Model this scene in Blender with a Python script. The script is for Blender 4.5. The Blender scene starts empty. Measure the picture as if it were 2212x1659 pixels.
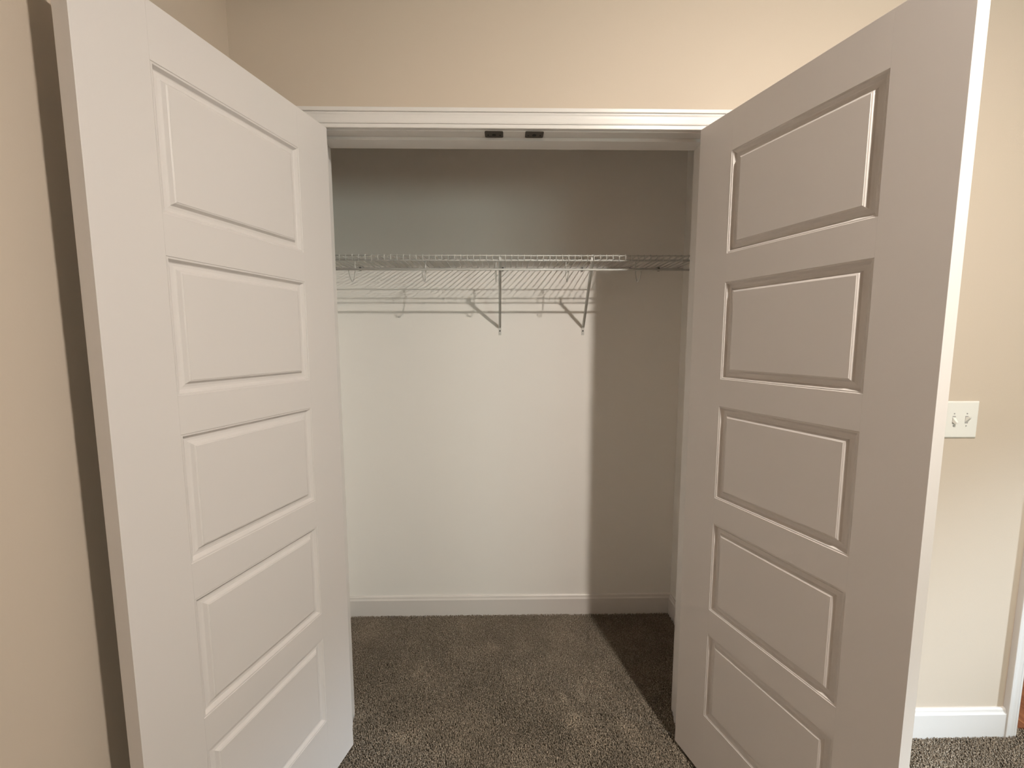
import bpy, math, random
import numpy as np
from mathutils import Matrix, Vector

sc = bpy.context.scene
COL = sc.collection
random.seed(7)

# ---------------------------------------------------------------- camera
cam_d = bpy.data.cameras.new('camera')
cam = bpy.data.objects.new('camera', cam_d)
COL.objects.link(cam)
cam_d.sensor_fit = 'HORIZONTAL'
cam_d.sensor_width = 36.0
cam_d.lens = 896.70 / 2212 * 36.0
cam_d.clip_start = 0.02
CAM = Vector((-0.0300, -1.3373, 1.4048))
pitch, yaw, roll = 0.1013, 0.0159, -0.0009
fwd = Vector((math.sin(yaw) * math.cos(pitch), math.cos(yaw) * math.cos(pitch), -math.sin(pitch)))
right = Vector((math.cos(yaw), -math.sin(yaw), 0))
up = right.cross(fwd)
r2 = right * math.cos(roll) + up * math.sin(roll)
u2 = up * math.cos(roll) - right * math.sin(roll)
cam.matrix_world = Matrix(((r2.x, u2.x, -fwd.x, CAM.x), (r2.y, u2.y, -fwd.y, CAM.y),
                           (r2.z, u2.z, -fwd.z, CAM.z), (0, 0, 0, 1)))
sc.camera = cam

# ---------------------------------------------------------------- world, lights, exposure
W = bpy.data.worlds.new('world')
sc.world = W
W.use_nodes = True
bg = W.node_tree.nodes['Background']
bg.inputs[0].default_value = (0.75, 0.87, 1.0, 1)
bg.inputs[1].default_value = 0.3

def lamp(name, kind, loc, energy, color, size=0.1, size_y=None, rot=(0, 0, 0)):
    d = bpy.data.lights.new(name, kind)
    d.energy = energy
    d.color = color
    if kind == 'SPOT':
        d.shadow_soft_size = size
        d.spot_size = math.radians(176)
        d.spot_blend = 0.1
    elif kind == 'POINT':
        d.shadow_soft_size = size
    else:
        d.shape = 'RECTANGLE' if size_y else 'DISK'
        d.size = size
        if size_y: d.size_y = size_y
    o = bpy.data.objects.new(name, d)
    o.location = loc
    o.rotation_euler = rot
    COL.objects.link(o)
    return o

# the room's ceiling light (above and to the right of the photographer, out of frame)
LAMP = (0.900, -1.445, 2.625)
WARM = (1.0, 0.915, 0.81)
lamp('ceiling_lamp_disk', 'AREA', LAMP, 26.5, WARM, 0.10)      # its diffuser, facing down
lamp('ceiling_lamp_glow', 'SPOT', LAMP, 21, WARM, 0.036)     # what leaves it sideways
# daylight coming in through the window in the right-hand wall
# (sky seen from below: it comes down through the opening and reaches only the low part of the wall)
sky_lamp = lamp('window_daylight', 'AREA', (6.2, -3.7, 3.1), 2100, (0.74, 0.88, 1.0), 1.3, 1.5)
sky_lamp.rotation_euler = (Vector((1.9, -0.1, 0.2)) - Vector((6.2, -3.7, 3.1))).to_track_quat('-Z', 'Y').to_euler()
# cool fill added for the closet, entering by an added, unseen rear window
lamp('rear_window_fill', 'AREA', (2.85, -4.72, 1.45), 36, (0.85, 1.0, 0.90), 1.5, 1.2, (math.radians(90), 0, 0))
# light of the hall behind the second doorway
lamp('hall_lamp', 'POINT', (2.3, 1.1, 2.3), 12, (1.0, 0.85, 0.68), 0.08)

vs = sc.view_settings
vs.view_transform = 'Standard'
vs.look = 'None'
vs.exposure = 0.92
vs.gamma = 1.0
vs.use_curve_mapping = False
sc.cycles.max_bounces = 12
sc.cycles.diffuse_bounces = 8

# ---------------------------------------------------------------- materials
def mat(name, col, rough=0.5, spec=0.5, metal=0.0, bump=None, var=None, coat=0.0):
    m = bpy.data.materials.new(name)
    m.use_nodes = True
    nt = m.node_tree
    b = nt.nodes['Principled BSDF']
    b.inputs['Base Color'].default_value = (*col, 1)
    b.inputs['Roughness'].default_value = rough
    b.inputs['Specular IOR Level'].default_value = spec
    b.inputs['Metallic'].default_value = metal
    if coat:
        b.inputs['Coat Weight'].default_value = coat
        b.inputs['Coat Roughness'].default_value = 0.2
    tc = nt.nodes.new('ShaderNodeTexCoord')
    if var:
        n = nt.nodes.new('ShaderNodeTexNoise')
        n.inputs['Scale'].default_value = var[0]
        n.inputs['Detail'].default_value = 4
        cr = nt.nodes.new('ShaderNodeMix')
        cr.data_type = 'RGBA'
        cr.inputs[6].default_value = (*[c * (1 - var[1]) for c in col], 1)
        cr.inputs[7].default_value = (*[min(1, c * (1 + var[1])) for c in col], 1)
        nt.links.new(tc.outputs['Object'], n.inputs['Vector'])
        nt.links.new(n.outputs['Fac'], cr.inputs[0])
        nt.links.new(cr.outputs[2], b.inputs['Base Color'])
    if bump:
        n = nt.nodes.new('ShaderNodeTexNoise')
        n.inputs['Scale'].default_value = bump[0]
        n.inputs['Detail'].default_value = 3
        bp = nt.nodes.new('ShaderNodeBump')
        bp.inputs['Strength'].default_value = bump[1]
        bp.inputs['Distance'].default_value = bump[2]
        nt.links.new(tc.outputs['Object'], n.inputs['Vector'])
        nt.links.new(n.outputs['Fac'], bp.inputs['Height'])
        nt.links.new(bp.outputs['Normal'], b.inputs['Normal'])
    return m

M_WALL = mat('beige_wall_paint', (0.57, 0.485, 0.40), 0.75, 0.25, bump=(260, 0.25, 0.0006), var=(3, 0.012))
M_CLOSET = mat('closet_wall_paint', (0.83, 0.81, 0.785), 0.75, 0.25, bump=(260, 0.25, 0.0006), var=(3, 0.012))
M_CEIL = mat('ceiling_paint', (0.58, 0.56, 0.53), 0.9, 0.1, bump=(120, 0.3, 0.001))
M_TRIM = mat('white_trim_gloss', (0.70, 0.67, 0.65), 0.36, 0.5, bump=(90, 0.04, 0.0005))
M_DOOR = mat('white_door_paint', (0.65, 0.61, 0.59), 0.42, 0.45, bump=(300, 0.06, 0.0003))
M_BRONZE = mat('dark_bronze', (0.06, 0.046, 0.034), 0.45, 0.5, 0.6, bump=(400, 0.1, 0.0003))
M_HOLE = mat('dark_hole', (0.02, 0.018, 0.016), 0.7, 0.2)
M_WIRE = mat('white_vinyl_wire', (0.62, 0.62, 0.60), 0.3, 0.5, bump=(200, 0.03, 0.0002))
M_CLIP = mat('grey_plastic_clip', (0.16, 0.16, 0.15), 0.5, 0.4, bump=(200, 0.05, 0.0002))
M_SLOT = mat('light_grey_plastic', (0.36, 0.35, 0.34), 0.45, 0.4, bump=(200, 0.02, 0.0002))
M_STEEL = mat('screw_steel', (0.55, 0.55, 0.53), 0.3, 0.5, 0.9, bump=(300, 0.05, 0.0002))
M_PLATE = mat('white_switch_plastic', (0.78, 0.77, 0.73), 0.3, 0.5, bump=(200, 0.02, 0.0002))
M_GLASS = bpy.data.materials.new('window_glass')
M_GLASS.use_nodes = True
_nt = M_GLASS.node_tree
_nt.nodes.remove(_nt.nodes['Principled BSDF'])
_tr = _nt.nodes.new('ShaderNodeBsdfTransparent'); _gl = _nt.nodes.new('ShaderNodeBsdfGlossy'); _gl.inputs['Roughness'].default_value = 0.02
_fr = _nt.nodes.new('ShaderNodeFresnel'); _fr.inputs['IOR'].default_value = 1.45
_mx = _nt.nodes.new('ShaderNodeMixShader')
_nt.links.new(_fr.outputs[0], _mx.inputs[0]); _nt.links.new(_tr.outputs[0], _mx.inputs[1]); _nt.links.new(_gl.outputs[0], _mx.inputs[2])
_nt.links.new(_mx.outputs[0], _nt.nodes['Material Output'].inputs['Surface'])

def carpet_material(name, tuft):
    m = bpy.data.materials.new(name)
    m.use_nodes = True
    nt = m.node_tree
    b = nt.nodes['Principled BSDF']
    b.inputs['Roughness'].default_value = 0.95
    b.inputs['Specular IOR Level'].default_value = 0.1
    tc = nt.nodes.new('ShaderNodeTexCoord')
    n1 = nt.nodes.new('ShaderNodeTexNoise'); n1.inputs['Scale'].default_value = 260; n1.inputs['Detail'].default_value = 2
    n2 = nt.nodes.new('ShaderNodeTexNoise'); n2.inputs['Scale'].default_value = 6; n2.inputs['Detail'].default_value = 3
    cr = nt.nodes.new('ShaderNodeValToRGB')
    e = cr.color_ramp.elements
    e[0].position = 0.34; e[0].color = (0.17, 0.14, 0.108, 1)
    e[1].position = 0.68; e[1].color = (0.53, 0.455, 0.37, 1)
    mid = cr.color_ramp.elements.new(0.5); mid.color = (0.29, 0.243, 0.19, 1)
    mx = nt.nodes.new('ShaderNodeMix'); mx.data_type = 'RGBA'; mx.blend_type = 'MULTIPLY'
    mx.inputs[0].default_value = 1.0
    mr = nt.nodes.new('ShaderNodeMapRange')
    mr.inputs[1].default_value = 0.3; mr.inputs[2].default_value = 0.7
    mr.inputs[3].default_value = 0.86; mr.inputs[4].default_value = 1.14
    cc = nt.nodes.new('ShaderNodeCombineColor')
    L = nt.links.new
    L(tc.outputs['Object'], n1.inputs['Vector']); L(tc.outputs['Object'], n2.inputs['Vector'])
    L(n1.outputs['Fac'], cr.inputs['Fac']); L(n2.outputs['Fac'], mr.inputs['Value'])
    for k in range(3):
        L(mr.outputs[0], cc.inputs[k])
    L(cr.outputs['Color'], mx.inputs[6]); L(cc.outputs['Color'], mx.inputs[7])
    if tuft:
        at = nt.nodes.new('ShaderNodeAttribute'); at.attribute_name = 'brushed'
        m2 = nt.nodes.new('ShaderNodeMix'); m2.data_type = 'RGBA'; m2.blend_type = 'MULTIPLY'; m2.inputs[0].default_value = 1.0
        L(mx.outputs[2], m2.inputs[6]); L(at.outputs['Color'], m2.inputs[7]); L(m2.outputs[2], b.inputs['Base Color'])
    else:
        L(mx.outputs[2], b.inputs['Base Color'])
    if not tuft:
        bp = nt.nodes.new('ShaderNodeBump')
        bp.inputs['Strength'].default_value = 1.0; bp.inputs['Distance'].default_value = 0.006
        L(n1.outputs['Fac'], bp.inputs['Height']); L(bp.outputs['Normal'], b.inputs['Normal'])
    return m
M_CARPET = carpet_material('carpet_base', False)
M_TUFT = carpet_material('carpet_fibre', True)

def wood_material():
    m = bpy.data.materials.new('reddish_wood')
    m.use_nodes = True
    nt = m.node_tree
    b = nt.nodes['Principled BSDF']
    b.inputs['Roughness'].default_value = 0.35
    tc = nt.nodes.new('ShaderNodeTexCoord')
    mp = nt.nodes.new('ShaderNodeMapping'); mp.inputs['Scale'].default_value = (30, 2.5, 10)
    n = nt.nodes.new('ShaderNodeTexNoise'); n.inputs['Scale'].default_value = 2; n.inputs['Detail'].default_value = 6
    cr = nt.nodes.new('ShaderNodeValToRGB')
    cr.color_ramp.elements[0].position = 0.35; cr.color_ramp.elements[0].color = (0.17, 0.055, 0.028, 1)
    cr.color_ramp.elements[1].position = 0.7; cr.color_ramp.elements[1].color = (0.42, 0.19, 0.09, 1)
    nt.links.new(tc.outputs['Object'], mp.inputs[0]); nt.links.new(mp.outputs[0], n.inputs['Vector'])
    nt.links.new(n.outputs['Fac'], cr.inputs['Fac']); nt.links.new(cr.outputs[0], b.inputs['Base Color'])
    return m
M_WOOD = wood_material()

# ---------------------------------------------------------------- mesh helpers
class MB:
    def __init__(s):
        s.v = []; s.f = []; s.smooth = []
    def box(s, x0, x1, y0, y1, z0, z1):
        n = len(s.v)
        s.v += [(x, y, z) for z in (z0, z1) for y in (y0, y1) for x in (x0, x1)]
        s.f += [tuple(n + i for i in q) for q in
                ((0, 2, 3, 1), (4, 5, 7, 6), (0, 1, 5, 4), (2, 6, 7, 3), (0, 4, 6, 2), (1, 3, 7, 5))]
        s.smooth += [False] * 6
        return s
    def prism(s, prof, a, b, axis, caps=True):
        """closed profile of (p,q) pairs swept along axis from a to b.
        axis 'x': p->y q->z ; 'y': p->x q->z ; 'z': p->x q->y"""
        def P(p, q, t):
            return (t, p, q) if axis == 'x' else (p, t, q) if axis == 'y' else (p, q, t)
        n = len(s.v); k = len(prof)
        s.v += [P(p, q, a) for p, q in prof] + [P(p, q, b) for p, q in prof]
        for i in range(k):
            j = (i + 1) % k
            s.f.append((n + i, n + j, n + k + j, n + k + i)); s.smooth.append(False)
        if caps:
            s.f.append(tuple(n + i for i in range(k - 1, -1, -1))); s.smooth.append(False)
            s.f.append(tuple(n + k + i for i in range(k))); s.smooth.append(False)
        return s
    def tube(s, pts, r, seg=8):
        pts = [Vector(p) for p in pts]
        n = len(s.v)
        prev = None
        for i, p in enumerate(pts):
            if i == 0: t = pts[1] - pts[0]
            elif i == len(pts) - 1: t = pts[-1] - pts[-2]
            else: t = (pts[i + 1] - p).normalized() + (p - pts[i - 1]).normalized()
            t.normalize()
            if prev is None:
                ref = Vector((1, 0, 0)) if abs(t.x) < 0.9 else Vector((0, 0, 1))
                a = t.cross(ref).normalized()
            else:
                a = (prev - t * prev.dot(t)).normalized()
            prev = a
            b = t.cross(a)
            for k in range(seg):
                w = 2 * math.pi * k / seg
                s.v.append(tuple(p + (a * math.cos(w) + b * math.sin(w)) * r))
        for i in range(len(pts) - 1):
            for k in range(seg):
                k2 = (k + 1) % seg
                s.f.append((n + i * seg + k, n + i * seg + k2, n + (i + 1) * seg + k2, n + (i + 1) * seg + k))
                s.smooth.append(True)
        s.f.append(tuple(n + k for k in range(seg - 1, -1, -1))); s.smooth.append(False)
        e = n + (len(pts) - 1) * seg
        s.f.append(tuple(e + k for k in range(seg))); s.smooth.append(False)
        return s
    def build(s, name, m, parent=None, bevel=0, label=None):
        me = bpy.data.meshes.new(name)
        me.from_pydata(s.v, [], s.f)
        me.polygons.foreach_set('use_smooth', s.smooth)
        me.materials.append(m)
        import bmesh
        bm = bmesh.new(); bm.from_mesh(me)
        bmesh.ops.recalc_face_normals(bm, faces=bm.faces)
        bm.to_mesh(me); bm.free()
        o = bpy.data.objects.new(name, me)
        COL.objects.link(o)
        if parent: o.parent = parent
        if bevel:
            bv = o.modifiers.new('bevel', 'BEVEL')
            bv.width = bevel; bv.segments = 2; bv.limit_method = 'ANGLE'; bv.angle_limit = math.radians(40)
        if label: o['label'] = label
        return o

def sub(o, part):
    """sub-part: its mesh shares the frame of the part it belongs to"""
    o.parent = part
    o.location = (0, 0, 0)
    return o

def tag(o, label=None, cat=None, kind=None, group=None):
    if label: o['label'] = label
    if cat: o['category'] = cat
    if kind: o['kind'] = kind
    if group: o['group'] = group
    return o
def empty(name, loc, rz=0, **k):
    o = bpy.data.objects.new(name, None)
    o.empty_display_size = 0.1
    o.location = loc; o.rotation_euler = (0, 0, rz)
    COL.objects.link(o)
    return tag(o, **k)
def S(o, label, cat):
    return tag(o, label, cat, 'structure')
def local(o, parent):
    """keep a mesh written in world coordinates in place under a parent that is not rotated"""
    o.parent = parent
    o.location = -Vector(parent.location)
    return o

# ---------------------------------------------------------------- key dimensions (metres)
XL = -0.847            # left wall (room and closet)
CR = 0.83             # closet right wall
D = 0.6995            # closet back wall
JL, JR = -0.606, 0.605  # faces of the closet jamb
ZJ = 2.0423           # underside of head jamb
WT = 0.117            # partition thickness
CEIL = 2.74
RX = 4.4              # right wall of the room
RY = -4.6             # wall behind the camera
ZF = -0.014           # carpet backing
DX0, DX1, DZ = 1.806, 2.60, 2.05   # second doorway

# ---------------------------------------------------------------- the room shell
S(MB().box(XL - 0.1, RX + 0.1, RY - 0.1, 2.2, CEIL, CEIL + 0.1).build('ceiling', M_CEIL), 'white painted ceiling over the room', 'ceiling')
floor = S(MB().box(XL - 0.1, RX + 0.1, RY - 0.1, 0.02, -0.1, ZF)
          .box(XL - 0.1, CR + 0.1, 0.02, D + 0.1, -0.1, ZF).build('floor', M_CARPET),
          'brown speckled carpet floor running from the room into the closet', 'carpet')
S(MB().box(XL - 0.1, XL, RY - 0.1, WT, ZF, CEIL).build('wall_left', M_WALL), 'beige wall beside the left open closet door', 'wall')
wb = MB()
wb.box(XL, JL - 0.018, 0, WT, ZF, CEIL)
wb.box(JL - 0.018, JR + 0.018, 0, WT, ZJ + 0.018, CEIL)
wb.box(JR + 0.018, DX0 - 0.016, 0, WT, ZF, CEIL)
wb.box(DX0 - 0.016, DX1 + 0.016, 0, WT, DZ + 0.016, CEIL)
wb.box(DX1 + 0.016, RX, 0, WT, ZF, CEIL)
S(wb.build('wall_back', M_WALL), 'beige wall with the closet opening, seen above the header trim', 'wall')
wr = MB()
WY0, WY1, WZ0, WZ1 = -2.95, -1.35, 0.55, 1.90
wr.box(RX, RX + 0.1, RY - 0.1, WY0, ZF, CEIL).box(RX, RX + 0.1, WY1, WT, ZF, CEIL)
wr.box(RX, RX + 0.1, WY0, WY1, ZF, WZ0).box(RX, RX + 0.1, WY0, WY1, WZ1, CEIL)
S(wr.build('wall_right', M_WALL), 'beige side wall with the window, out of frame to the right', 'wall')
VX0, VX1, VZ0, VZ1 = 2.1, 3.6, 0.85, 2.05
wfr = MB().box(XL, VX0, RY - 0.1, RY, ZF, CEIL).box(VX1, RX, RY - 0.1, RY, ZF, CEIL)
wfr.box(VX0, VX1, RY - 0.1, RY, ZF, VZ0).box(VX0, VX1, RY - 0.1, RY, VZ1, CEIL)
S(wfr.build('wall_front', M_WALL), 'beige wall behind the photographer', 'wall')
S(MB().box(XL - 0.1, XL, WT, D + 0.1, ZF, CEIL).build('wall_closet_left', M_CLOSET), 'pale side wall inside the closet at left', 'wall')
S(MB().box(XL, CR, D, D + 0.1, ZF, CEIL).build('wall_closet_back', M_CLOSET), 'pale back wall of the closet behind the wire shelf', 'wall')
S(MB().box(CR, CR + 0.1, WT, D + 0.1, ZF, CEIL).build('wall_closet_right', M_CLOSET), 'pale side wall inside the closet at right, in shade', 'wall')
# hall behind the second doorway
S(MB().box(1.2, 1.3, WT, 2.2, ZF, CEIL).build('wall_hall_left', M_WALL), 'beige left wall of the hall beyond the doorway', 'wall')
S(MB().box(3.4, 3.5, WT, 2.2, ZF, CEIL).build('wall_hall_right', M_WALL), 'beige right wall of the hall beyond the doorway', 'wall')
S(MB().box(1.3, 3.4, 2.1, 2.2, ZF, CEIL).build('wall_hall_back', M_WALL), 'beige end wall of the hall beyond the doorway', 'wall')
hall = empty('floor_hall', (1.3, 0.02, 0), label='reddish brown wooden hall floor past the carpet edge at lower right', cat='floor', kind='structure')
local(MB().box(1.3, 3.4, 0.0205, 2.1, -0.1, -0.018).build('subfloor', M_WOOD), hall)
k = 0
x = 1.30
while x < 3.38:
    local(MB().box(x + 0.0008, min(x + 0.0835, 3.4), 0.021 + (0.0 if k % 2 else 0.0), 2.1, -0.018, -0.006 - 0.0004 * (k % 3)).build('plank', M_WOOD), hall)
    x += 0.084; k += 1
# window in the right wall
win = empty('window_1', (RX, (WY0 + WY1) / 2, WZ0), label='white framed window in the right-hand wall, out of frame', cat='window', kind='structure')
wf = MB()
wf.box(RX + 0.02, RX + 0.07, WY0, WY0 + 0.05, WZ0, WZ1).box(RX + 0.02, RX + 0.07, WY1 - 0.05, WY1, WZ0, WZ1)
wf.box(RX + 0.02, RX + 0.07, WY0 + 0.05, WY1 - 0.05, WZ0, WZ0 + 0.05).box(RX + 0.02, RX + 0.07, WY0 + 0.05, WY1 - 0.05, WZ1 - 0.05, WZ1)
wf.box(RX + 0.025, RX + 0.065, WY0 + 0.05, WY1 - 0.05, 1.33, 1.37)
local(wf.build('window_frame', M_TRIM), win)
local(MB().box(RX + 0.043, RX + 0.046, WY0 + 0.05, WY1 - 0.05, WZ0 + 0.05, WZ1 - 0.05).build('pane', M_GLASS), win)
local(MB().box(RX - 0.03, RX + 0.02, WY0 - 0.04, WY1 + 0.04, WZ0 - 0.02, WZ0).build('window_sill', M_TRIM), win)

win2 = empty('added_window_2', ((VX0 + VX1) / 2, RY, VZ0), label='added white framed window, unseen, in the wall behind the photographer', cat='window', kind='structure')  # added opening behind the camera that lets the closet fill in
wf = MB()
wf.box(VX0, VX0 + 0.05, RY - 0.07, RY - 0.02, VZ0, VZ1).box(VX1 - 0.05, VX1, RY - 0.07, RY - 0.02, VZ0, VZ1)
wf.box(VX0 + 0.05, VX1 - 0.05, RY - 0.07, RY - 0.02, VZ0, VZ0 + 0.05).box(VX0 + 0.05, VX1 - 0.05, RY - 0.07, RY - 0.02, VZ1 - 0.05, VZ1)
wf.box((VX0 + VX1) / 2 - 0.02, (VX0 + VX1) / 2 + 0.02, RY - 0.065, RY - 0.025, VZ0 + 0.05, VZ1 - 0.05)
local(wf.build('window_frame', M_TRIM), win2)
local(MB().box(VX0 + 0.05, VX1 - 0.05, RY - 0.046, RY - 0.043, VZ0 + 0.05, VZ1 - 0.05).build('pane', M_GLASS), win2)
local(MB().box(VX0 - 0.04, VX1 + 0.04, RY - 0.02, RY + 0.03, VZ0 - 0.02, VZ0).build('window_sill', M_TRIM), win2)

# ---------------------------------------------------------------- baseboards
def bb_profile(h=0.098, t=0.014, sgn=1, base=0.0):
    """(offset from wall, height) of the moulded baseboard"""
    pts = [(0, ZF), (t, ZF), (t, h - 0.0195), (t - 0.0006, h - 0.0185), (t - 0.0036, h - 0.0130), (t - 0.0046, h - 0.0095),
           (t - 0.0050, h - 0.0060), (t - 0.0064, h - 0.0028), (t - 0.0090, h), (0, h)]
    return [(base + sgn * p, q) for p, q in pts]
S(MB().prism(bb_profile(base=D, sgn=-1), XL + 0.0002, CR - 0.0002, 'x').build('baseboard_closet_back', M_TRIM), 'white baseboard along the back wall of the closet', 'baseboard')
S(MB().prism(bb_profile(base=CR, sgn=-1), WT + 0.001, D - 0.0145, 'y').build('baseboard_closet_right', M_TRIM), 'white baseboard returning along the closet right wall', 'baseboard')
S(MB().prism(bb_profile(base=XL, sgn=1), WT + 0.001, D - 0.0145, 'y').build('baseboard_closet_left', M_TRIM), 'white baseboard along the closet left wall', 'baseboard')
S(MB().prism(bb_profile(0.102, base=0, sgn=-1), 0.672, 1.7535, 'x').build('baseboard_back', M_TRIM), 'white baseboard under the light switch at lower right', 'baseboard')
S(MB().prism(bb_profile(0.102, base=XL, sgn=1), RY + 0.001, -0.001, 'y').build('baseboard_left', M_TRIM), 'white baseboard along the left room wall', 'baseboard')
S(MB().prism(bb_profile(0.102, base=0, sgn=-1), 2.6565, RX - 0.0005, 'x').build('baseboard_hall_side', M_TRIM), 'white baseboard right of the second doorway', 'baseboard')

# ---------------------------------------------------------------- closet jamb with its stops
jamb = empty('trim_1', (JL, 0, 0), label='white jamb lining the closet opening, with door stops', cat='door frame', kind='structure')
local(MB().box(JL - 0.018, JL, -0.0003, WT + 0.0003, ZF, ZJ).build('side_jamb', M_TRIM, bevel=0.0008), jamb)
local(MB().box(JR, JR + 0.018, -0.0003, WT + 0.0003, ZF, ZJ).build('side_jamb', M_TRIM, bevel=0.0008), jamb)
local(MB().box(JL - 0.018, JR + 0.018, -0.0003, WT + 0.0003, ZJ, ZJ + 0.0179).build('head_jamb', M_TRIM, bevel=0.0008), jamb)
local(MB().box(JL, JR, 0.036, 0.072, ZJ - 0.0098, ZJ + 0.0002).build('door_stop', M_TRIM, bevel=0.0012), jamb)
local(MB().box(JL, JL + 0.0098, 0.036, 0.072, ZF, ZJ - 0.0098).build('door_stop', M_TRIM, bevel=0.0012), jamb)
local(MB().box(JR - 0.0098, JR, 0.036, 0.072, ZF, ZJ - 0.0098).build('door_stop', M_TRIM, bevel=0.0012), jamb)

# ---------------------------------------------------------------- casings
def casing_profile(w):
    """(distance outward from the inner edge, projection from the wall)"""
    k = w / 0.0605
    return [(0, 0), (0, 0.0092), (0.0012 * k, 0.0108), (0.0118 * k, 0.0114), (0.0122 * k, 0.0088), (0.0132 * k, 0.0088), (0.0136 * k, 0.0118),
            (0.0175 * k, 0.0128), (0.022 * k, 0.0127), (0.030 * k, 0.0124), (0.038 * k, 0.0131), (0.0435 * k, 0.0148),
            (0.0460 * k, 0.0150), (0.0464 * k, 0.0122), (0.0474 * k, 0.0122), (0.0478 * k, 0.0160), (0.0500 * k, 0.0172), (0.0590 * k, 0.0174),
            (w, 0.0162), (w, 0)]
def casing_leg(x_in, out, z0, z1, w, name='side_casing'):
    """vertical leg with a mitred top; out = +1/-1 direction away from the opening"""
    m = MB(); pr = casing_profile(w); n = len(pr)
    m.v = [(x_in + out * p, -q, z0) for p, q in pr] + [(x_in + out * p, -q, z1 + p) for p, q in pr]
    for i in range(n):
        j = (i + 1) % n
        m.f.append((i, j, n + j, n + i)); m.smooth.append(False)
    m.f.append(tuple(range(n))); m.f.append(tuple(range(n, 2 * n))); m.smooth += [False, False]
    return m.build(name, M_TRIM)
def casing_head(x0, x1, z, w):
    m = MB(); pr = casing_profile(w); n = len(pr)
    m.v = [(x0 - p, -q, z + p) for p, q in pr] + [(x1 + p, -q, z + p) for p, q in pr]
    for i in range(n):
        j = (i + 1) % n
        m.f.append((i, j, n + j, n + i)); m.smooth.append(False)
    m.f.append(tuple(range(n))); m.f.append(tuple(range(n, 2 * n))); m.smooth += [False, False]
    return m.build('head_casing', M_TRIM)
RV = 0.0045
cas = empty('trim_2', (JL, 0, 0), label='white moulded casing around the closet opening, grooved header across the top', cat='door casing', kind='structure')
CZ = ZJ + 0.0040
local(casing_head(JL - RV, JR + RV, CZ, 0.0562), cas)
local(casing_leg(JL - RV, -1, ZF, CZ, 0.0562), cas)
local(casing_leg(JR + RV, 1, ZF, CZ, 0.0562), cas)
cas2 = empty('trim_3', (DX0, 0, 0), label='white casing of the second doorway at the right edge', cat='door casing', kind='structure')
local(casing_head(DX0 - RV, DX1 + RV, DZ, 0.0475), cas2)
local(casing_leg(DX0 - RV, -1, ZF, DZ, 0.0475), cas2)
local(casing_leg(DX1 + RV, 1, ZF, DZ, 0.0475), cas2)
jam2 = empty('trim_4', (DX0, 0, 0), label='white jamb lining the second doorway', cat='door frame', kind='structure')
local(MB().box(DX0 - 0.0158, DX0, 0, WT, ZF, DZ).build('side_jamb', M_TRIM), jam2)
local(MB().box(DX1, DX1 + 0.0158, 0, WT, ZF, DZ).build('side_jamb', M_TRIM), jam2)
local(MB().box(DX0 - 0.0158, DX1 + 0.0158, 0, WT, DZ, DZ + 0.0158).build('head_jamb', M_TRIM), jam2)

# ---------------------------------------------------------------- closet doors (five raised panels each)
DH, DW, DT = 2.032, 0.610, 0.037
ST, RT, RM, RB = 0.1196, 0.1074, 0.0803, 0.2064
PH = (DH - RT - RB - 4 * RM) / 5
PROFILE = [(0, 0), (0.0010, 0.0011), (0.0045, 0.0014), (0.0052, 0.0022), (0.0098, 0.0084), (0.0116, 0.0093), (0.0165, 0.0093),
           (0.0222, 0.0082), (0.0230, 0.0074), (0.0272, 0.0022), (0.0280, 0.0018), (0.0300, 0.0012), (0.0306, 0.0005)]
def panel_mesh(x0, x1, z0, z1, sg):
    """moulded recess and raised field; both faces of the door. local y = 0 is the closet-side face"""
    m = MB()
    for face in (0, 1):
        base = len(m.v)
        for off, dep in PROFILE:
            y = dep if face == 0 else DT - dep
            for cx_, cz_ in ((x0 + off, z0 + off), (x1 - off, z0 + off), (x1 - off, z1 - off), (x0 + off, z1 - off)):
                m.v.append((cx_, sg * y, cz_))
        for i in range(len(PROFILE) - 1):
            for k in range(4):
                k2 = (k + 1) % 4
                a = base + i * 4
                m.f.append((a + k, a + k2, a + 4 + k2, a + 4 + k)); m.smooth.append(False)
        a = base + (len(PROFILE) - 1) * 4
        m.f.append((a, a + 1, a + 2, a + 3)); m.smooth.append(False)
    # rim between the two faces
    b2 = 4 * len(PROFILE)
    for k in range(4):
        k2 = (k + 1) % 4
        m.f.append((k, k2, b2 + k2, b2 + k)); m.smooth.append(False)
    return m
def make_door(name, hx, hy, ang, side, label):
    if side < 0: u = (-math.sin(ang), -math.cos(ang))
    else: u = (math.sin(ang), -math.cos(ang))
    sg = -1 if side < 0 else 1
    root = empty(name, (hx, hy, 0.0095), math.atan2(u[1], u[0]), label=label, cat='closet door', kind='structure')
    y0, y1 = (0, DT) if sg > 0 else (-DT, 0)
    MB().box(0, ST, y0, y1, 0, DH).build('stile', M_DOOR, root, 0.00035)
    MB().box(DW - ST, DW, y0, y1, 0, DH).build('stile', M_DOOR, root, 0.00035)
    z = DH
    MB().box(ST, DW - ST, y0, y1, z - RT, z).build('rail', M_DOOR, root, 0.0002)
    z -= RT
    for i in range(5):
        panel_mesh(ST, DW - ST, z - PH, z, sg).build('panel', M_DOOR, root)
        z -= PH
        h = RM if i < 4 else RB
        MB().box(ST, DW - ST, y0, y1, z - h, z).build('rail', M_DOOR, root, 0.0002)
        z -= h
    # hinge knuckles sit on the room side of the hinge edge
    for hz in (0.19, 1.0, 1.83):
        yk = sg * (DT + 0.005)
        m = MB()
        m.tube([(-0.004, yk, hz), (-0.004, yk, hz + 0.089)], 0.0055, 10)
        hg = m.build('hinge', M_BRONZE, root, label='dark bronze hinge')
        m = MB().tube([(-0.004, yk, hz - 0.004), (-0.004, yk, hz + 0.093)], 0.0035, 8)
        m.build('hinge_pin', M_BRONZE, hg)
    return root
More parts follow.
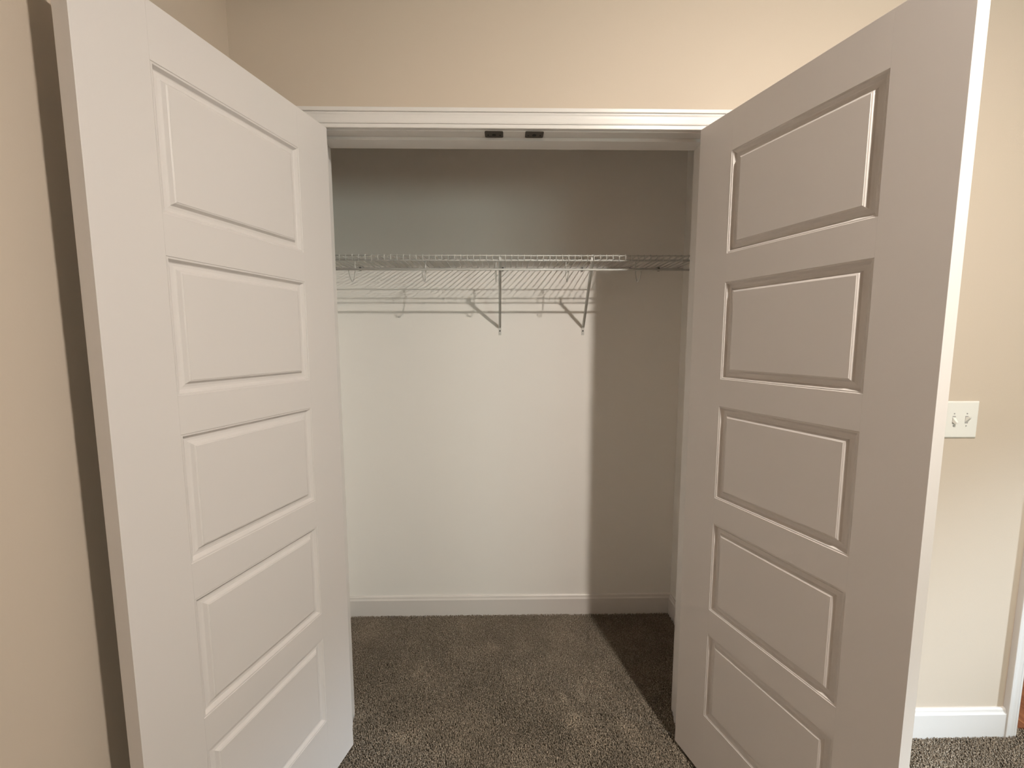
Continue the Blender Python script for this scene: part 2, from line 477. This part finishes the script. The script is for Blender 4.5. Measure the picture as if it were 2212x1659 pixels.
make_door('door_1', -0.5628, -0.0166, 0.2782, -1, 'white five-panel closet door standing open at left')
make_door('door_2', 0.5628, -0.0200, 0.3255, 1, 'white five-panel closet door standing open at right, its face in shade')

# ---------------------------------------------------------------- dark catch plates under the head jamb
def strike(x, skew, label):
    root = empty('catch_plate', (x, 0.0145, ZJ), label=label, cat='catch plate', group='dark catch plates under the closet header')
    w, d, r = 0.0283, 0.0190, 0.005
    pts = []
    for cx_, cy_, a0 in ((w - r, d - r, 0), (-w + r, d - r, 90), (-w + r, -d + r, 180), (w - r, -d + r, 270)):
        for k in range(5):
            a = math.radians(a0 + k * 22.5)
            pts.append((cx_ + r * math.cos(a), cy_ + r * math.sin(a)))
    pl = MB().prism(pts, -0.0022, 0, 'z').build('plate', M_BRONZE, root, 0.0005)
    m = MB()
    circ = [(0.0065 * math.cos(t * math.pi / 8), 0.002 + 0.0065 * math.sin(t * math.pi / 8)) for t in range(16)]
    m.prism(circ, -0.0026, -0.0021, 'z').build('catch_hole', M_HOLE, pl)
    for sx in (-0.0185, 0.0185):
        m = MB()
        circ = [(sx + 0.0026 * math.cos(t * math.pi / 5), 0.003 + 0.0026 * math.sin(t * math.pi / 5)) for t in range(10)]
        m.prism(circ, -0.0030, -0.0021, 'z').build('screw', M_HOLE, pl)
    return root
strike(-0.0632, 0, 'dark bronze catch plate under the header trim, left of the two')
strike(0.0610, 0, 'dark bronze catch plate under the header trim, right of the two')

# ---------------------------------------------------------------- wire shelf
ZS = 1.7580           # top of the deck
YF, YB = 0.398, 0.6925
ZL = ZS - 0.0228      # lower lip rod
YM = 0.482            # middle rod
shelf = empty('wire_shelf', (0, D, ZS), label='white wire closet shelf with a hanging rod under its front lip', cat='shelf')
XA, XB = XL + 0.006, CR - 0.006
def sh(m, name, **k):
    return local(m.build(name, M_WIRE, **k), shelf)
sh(MB().tube([(XA, YF + 0.002, ZS - 0.0036), (XB, YF + 0.002, ZS - 0.0036)], 0.0025, 8), 'front_rod')
sh(MB().tube([(XA, YF + 0.0035, ZL), (XB, YF + 0.0035, ZL)], 0.0025, 8), 'lip_rod')
sh(MB().tube([(XA, YM, ZS - 0.0045), (XB, YM, ZS - 0.0045)], 0.0025, 8), 'middle_rod')
sh(MB().tube([(XA, YB, ZS - 0.0040), (XB, YB, ZS - 0.0040)], 0.0025, 8), 'back_rod')
sh(MB().tube([(XA, 0.399, 1.6985), (XB, 0.399, 1.6985)], 0.0040, 12), 'hanging_rod')
PITCH = 0.02590
mesh0 = None
for i in range(-30, 36):
    xx = -0.0545 + i * PITCH
    if xx < XA + 0.004 or xx > XB - 0.004: continue
    if mesh0 is None:
        w = MB().tube([(0, YB + 0.002, ZS), (0, YF + 0.004, ZS), (0, YF + 0.0006, ZS - 0.0012), (0, YF - 0.0008, ZS - 0.005), (0, YF - 0.0002, ZL - 0.001)], 0.0017, 6)
        o = w.build('deck_wire', M_WIRE)
        mesh0 = o.data
    else:
        o = bpy.data.objects.new('deck_wire', mesh0)
        COL.objects.link(o)
    o.parent = shelf
    o.location = (xx, -D, -ZS)
hook_mesh = None
for hx in (-0.669, -0.369, -0.069, 0.231, 0.531):
    pts = [(0, YM, ZS - 0.006), (0, YM + 0.0005, 1.722), (0, YM - 0.004, 1.694), (0, YM - 0.014, 1.672), (0, YM - 0.026, 1.6595), (0, YM - 0.038, 1.6565),
           (0, YM - 0.050, 1.6615), (0, YM - 0.062, 1.674), (0, YM - 0.073, 1.688), (0, 0.403, 1.697)]
    if hook_mesh is None:
        m = MB().tube(pts, 0.0024, 8)
        m.tube([(0, YM, ZS - 0.009), (0, 0.44, 1.744), (0, YF + 0.004, ZL + 0.001)], 0.0022, 8)
        o = m.build('rod_hook', M_WIRE)
        hook_mesh = o.data
    else:
        o = bpy.data.objects.new('rod_hook', hook_mesh)
        COL.objects.link(o)
    o.parent = shelf
    o.location = (hx, -D, -ZS)
for cx_ in (-0.719, -0.0415, 0.3394, 0.7084):
    m = MB().box(cx_ - 0.0045, cx_ + 0.0045, D - 0.010, D, ZS - 0.016, ZS + 0.002)
    wc = local(m.build('wall_clip', M_CLIP, bevel=0.001, label='small dark grey wall clip'), shelf)
    m = MB().tube([(cx_, D - 0.0125, ZS - 0.0115), (cx_, D - 0.009, ZS - 0.0115)], 0.0036, 8)
    sub(m.build('screw', M_HOLE), wc)
m = MB().box(CR - 0.004, CR, YF, YF + 0.03, ZL - 0.02, ZS + 0.004)
sh(m, 'end_bracket', bevel=0.001)
m = MB().box(XL, XL + 0.004, YF, YF + 0.03, ZL - 0.02, ZS + 0.004)
sh(m, 'end_bracket', bevel=0.001)

def bracket(xw, xf, label):
    zt, zw = 1.7345, 1.4765
    root = empty('shelf_bracket', (xw, D, 1.437), label=label, cat='shelf bracket', group='diagonal brackets under the wire shelf')
    a = Vector((xf, YF + 0.009, zt)); b = Vector((xw, D - 0.004, zw))
    m = MB()
    # folded channel: wide face with two shallow flanges
    d = (b - a).normalized(); sx = Vector((1, 0, 0)); n = d.cross(sx).normalized()
    def sec(p, w, t):
        return [tuple(p + sx * (-w) + n * t), tuple(p + sx * w + n * t), tuple(p + sx * w - n * t), tuple(p - sx * w - n * t)]
    for (w0, w1, off, t) in ((0.0060, 0.0060, 0.0, 0.0008),):
        base = len(m.v)
        m.v += sec(a, w0, t) + sec(b, w1, t)
        for k in range(4):
            k2 = (k + 1) % 4
            m.f.append((base + k, base + k2, base + 4 + k2, base + 4 + k)); m.smooth.append(False)
        m.f.append((base, base + 1, base + 2, base + 3)); m.f.append((base + 4, base + 5, base + 6, base + 7)); m.smooth += [False, False]
    for s_ in (-1, 1):
        base = len(m.v)
        for p in (a, b):
            for (dx, dn) in ((0.0052, 0.0), (0.0062, 0.0), (0.0062, 0.006), (0.0052, 0.006)):
                m.v.append(tuple(p + sx * (s_ * dx) + n * dn))
        for k in range(4):
            k2 = (k + 1) % 4
            m.f.append((base + k, base + k2, base + 4 + k2, base + 4 + k)); m.smooth.append(False)
        m.f.append((base, base + 1, base + 2, base + 3)); m.f.append((base + 4, base + 5, base + 6, base + 7)); m.smooth += [False, False]
    local(m.build('brace', M_WIRE), root)
    # hook over the lip rods
    m = MB().box(xf - 0.0060, xf + 0.0060, YF + 0.0062, YF + 0.0075, ZL - 0.004, ZS - 0.004)
    m.box(xf - 0.0060, xf + 0.0060, YF - 0.0034, YF + 0.0075, ZS - 0.0012, ZS + 0.0004)
    local(m.build('lip_hook', M_WIRE), root)
    wp = local(MB().box(xw - 0.0068, xw + 0.0068, D - 0.0022, D, 1.437, 1.4775).build('wall_plate', M_WIRE, bevel=0.0006), root)
    m = MB().tube([(xw, D - 0.0040, 1.4575), (xw, D - 0.0020, 1.4575)], 0.0033, 10)
    sub(m.build('screw', M_HOLE, label='dark screw head'), wp)
    m = MB().tube([(xw - 0.001, D - 0.0034, 1.4445), (xw - 0.001, D - 0.0020, 1.4445)], 0.0022, 8)
    sub(m.build('pin', M_STEEL), wp)
    return root
bracket(-0.0560, -0.0510, 'white diagonal shelf bracket at the middle of the shelf, standing nearly upright in view')
bracket(0.3484, 0.3290, 'white diagonal shelf bracket beside the shadow edge, slanting to the right')

# ---------------------------------------------------------------- light switch
sw = empty('light_switch', (1.475, 0, 1.085), label='white double light switch on the beige wall at right', cat='light switch')
px0, px1, pz0, pz1 = 1.4135, 1.5365, 1.085, 1.2085
def ring(off, y):
    return [(px0 + off, y, pz0 + off), (px1 - off, y, pz0 + off), (px1 - off, y, pz1 - off), (px0 + off, y, pz1 - off)]
m = MB()
m.v = ring(0, 0) + ring(0.0002, -0.0022) + ring(0.0015, -0.0042) + ring(0.004, -0.0058) + ring(0.0055, -0.006)
for i in range(4):
    for k in range(4):
        k2 = (k + 1) % 4
        m.f.append((i * 4 + k, i * 4 + k2, i * 4 + 4 + k2, i * 4 + 4 + k)); m.smooth.append(False)
m.f += [(16, 17, 18, 19), (0, 1, 2, 3)]; m.smooth += [False, False]
swp = local(m.build('plate', M_PLATE), sw)
zc = (pz0 + pz1) / 2
for tx, upd in ((1.4535, -1), (1.4965, 1)):
    # slot
    local(MB().box(tx - 0.0054, tx + 0.0054, -0.0062, -0.0055, zc - 0.0125, zc + 0.0125).build('toggle_slot', M_SLOT), sw)
    m = MB()
    z0, z1 = zc - 0.004 * upd, zc + 0.0085 * upd
    a = [(tx - 0.0047, -0.006, zc - 0.0085), (tx + 0.0047, -0.006, zc - 0.0085), (tx + 0.0047, -0.006, zc + 0.0085), (tx - 0.0047, -0.006, zc + 0.0085)]
    zc2 = zc + 0.010 * upd
    b = [(tx - 0.0036, -0.0175, zc2 - 0.0035), (tx + 0.0036, -0.0175, zc2 - 0.0035), (tx + 0.0036, -0.0185, zc2 + 0.003), (tx - 0.0036, -0.0185, zc2 + 0.003)]
    m.v = a + b
    for k in range(4):
        k2 = (k + 1) % 4
        m.f.append((k, k2, 4 + k2, 4 + k)); m.smooth.append(False)
    m.f += [(4, 5, 6, 7), (0, 1, 2, 3)]; m.smooth += [False, False]
    local(m.build('toggle', M_PLATE, bevel=0.0006), sw)
    for dz in (-0.0205, 0.0205):
        m = MB().tube([(tx, -0.0068, zc + dz), (tx, -0.0055, zc + dz)], 0.0024, 8)
        sub(m.build('screw', M_SLOT), swp)

# ---------------------------------------------------------------- carpet pile
BRUSH = [
    # x, y, half widths, turn, strength
    (0.231, 0.093, 0.022, 0.03, 0.3, 0.8),
    (0.208, 0.065, 0.035, 0.022, 0, 0.7),
    (0.199, 0.176, 0.01, 0.03, 0.5, 0.6),
    (0.271, 0.197, 0.01, 0.03, -0.1, 0.5),
    (-0.097, 0.459, 0.035, 0.03, 0, 0.45),
    (-0.406, 0.327, 0.015, 0.04, -0.5, 0.5),
    (-0.384, 0.020, 0.09, 0.025, 0.1, 0.45),
    (-0.243, -0.041, 0.08, 0.03, 0, 0.4),
    (0.402, 0.062, 0.02, 0.05, 0.3, 0.5),
    (0.431, 0.007, 0.03, 0.05, 0.3, 0.45),
    (0.308, -0.009, 0.05, 0.03, 0, 0.35),
    (0.084, 0.332, 0.03, 0.03, 0, 0.25)]
def carpet_pile():
    rng = np.random.default_rng(3)
    def field(x, y):
        f = np.zeros_like(x)
        r2_ = np.random.default_rng(11)
        for _ in range(10):
            kx, ky = r2_.normal(0, 9, 2); ph = r2_.uniform(0, 6.28)
            f += np.sin(kx * x + ky * y + ph)
        return f / 3.2
    P = []
    SP = 0.0036
    for (x0, x1, y0, y1, sp) in ((XL + 0.016, CR - 0.016, WT, D - 0.016, SP), (JL + 0.002, JR - 0.002, 0.0, WT, SP),
                                 (-0.825, 2.25, -0.62, -0.015, SP), (JL + 0.0005, JR - 0.0005, -0.015, 0.0, SP), (DX0 + .001, DX1 - .001, -0.015, 0.016, SP)):
        gx, gy = np.meshgrid(np.arange(x0, x1, sp), np.arange(y0, y1, sp))
        gx = gx.ravel(); gy = gy.ravel()
        gx = gx + rng.uniform(-sp * 0.5, sp * 0.5, gx.size); gy = gy + rng.uniform(-sp * 0.5, sp * 0.5, gy.size)
        ok = (gx > x0) & (gx < x1) & (gy > y0) & (gy < y1)
        P.append(np.stack([gx[ok], gy[ok]], 1))
    P = np.concatenate(P)
    n = len(P)
    h = rng.uniform(0.010, 0.0145, n)
    fa = field(P[:, 0], P[:, 1])
    lean = np.stack([0.0022 * fa + rng.normal(0, 0.0030, n), 0.0016 * field(P[:, 1] + 3, P[:, 0]) + rng.normal(0, 0.0030, n)], 1)
    rad = rng.uniform(0.0012, 0.0020, n)
    # places where feet and the vacuum brushed the pile up
    b = np.zeros(n)
    ripple = 0.5 + 0.5 * field(P[:, 0] * 3.0 + 1, P[:, 1] * 3.0)
    for (bx, by, sx_, sy_, ang, amp) in BRUSH:
        dx = P[:, 0] - bx; dy = P[:, 1] - by
        c, s_ = math.cos(ang), math.sin(ang)
        u = (dx * c + dy * s_) / sx_; v = (-dx * s_ + dy * c) / sy_
        b += amp * np.exp(-(u * u + v * v))
    b = np.clip(b * (0.75 + 0.35 * ripple), 0, 1)
    lean[:, 1] -= 0.003 * b
    a0 = rng.uniform(0, 6.28, n)
    # each tuft: 3 sided bulb, bottom ring, fat middle ring, tip
    V = np.zeros((n, 7, 3))
    for k in range(3):
        a = a0 + k * 2.0944
        V[:, k, 0] = P[:, 0] + 0.8 * rad * np.cos(a); V[:, k, 1] = P[:, 1] + 0.8 * rad * np.sin(a); V[:, k, 2] = ZF
        a = a + 0.9
        V[:, 3 + k, 0] = P[:, 0] + lean[:, 0] * 0.7 + 1.15 * rad * np.cos(a)
        V[:, 3 + k, 1] = P[:, 1] + lean[:, 1] * 0.7 + 1.15 * rad * np.sin(a)
        V[:, 3 + k, 2] = ZF + h * rng.uniform(0.7, 0.92, n)
    V[:, 6, 0] = P[:, 0] + lean[:, 0] * 1.1; V[:, 6, 1] = P[:, 1] + lean[:, 1] * 1.1; V[:, 6, 2] = ZF + h
    T = np.array([(0, 1, 4), (0, 4, 3), (1, 2, 5), (1, 5, 4), (2, 0, 3), (2, 3, 5), (3, 4, 6), (4, 5, 6), (5, 3, 6)])
    F = (T[None] + (np.arange(n) * 7)[:, None, None]).reshape(-1)
    me = bpy.data.meshes.new('carpet_pile')
    me.vertices.add(n * 7); me.vertices.foreach_set('co', V.reshape(-1))
    nf = n * 9
    me.loops.add(nf * 3); me.loops.foreach_set('vertex_index', F.astype(np.int32))
    me.polygons.add(nf)
    me.polygons.foreach_set('loop_start', (np.arange(nf) * 3).astype(np.int32))
    me.polygons.foreach_set('loop_total', np.full(nf, 3, np.int32))
    me.update(calc_edges=True)
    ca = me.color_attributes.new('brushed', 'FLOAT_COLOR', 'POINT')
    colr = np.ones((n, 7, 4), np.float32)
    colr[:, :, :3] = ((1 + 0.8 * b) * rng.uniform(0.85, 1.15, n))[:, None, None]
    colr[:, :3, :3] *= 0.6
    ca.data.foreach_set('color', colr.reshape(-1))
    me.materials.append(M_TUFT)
    o = bpy.data.objects.new('carpet_pile', me)
    COL.objects.link(o)
    o.parent = floor
    o['kind'] = 'stuff'
    print('tufts', n)
carpet_pile()
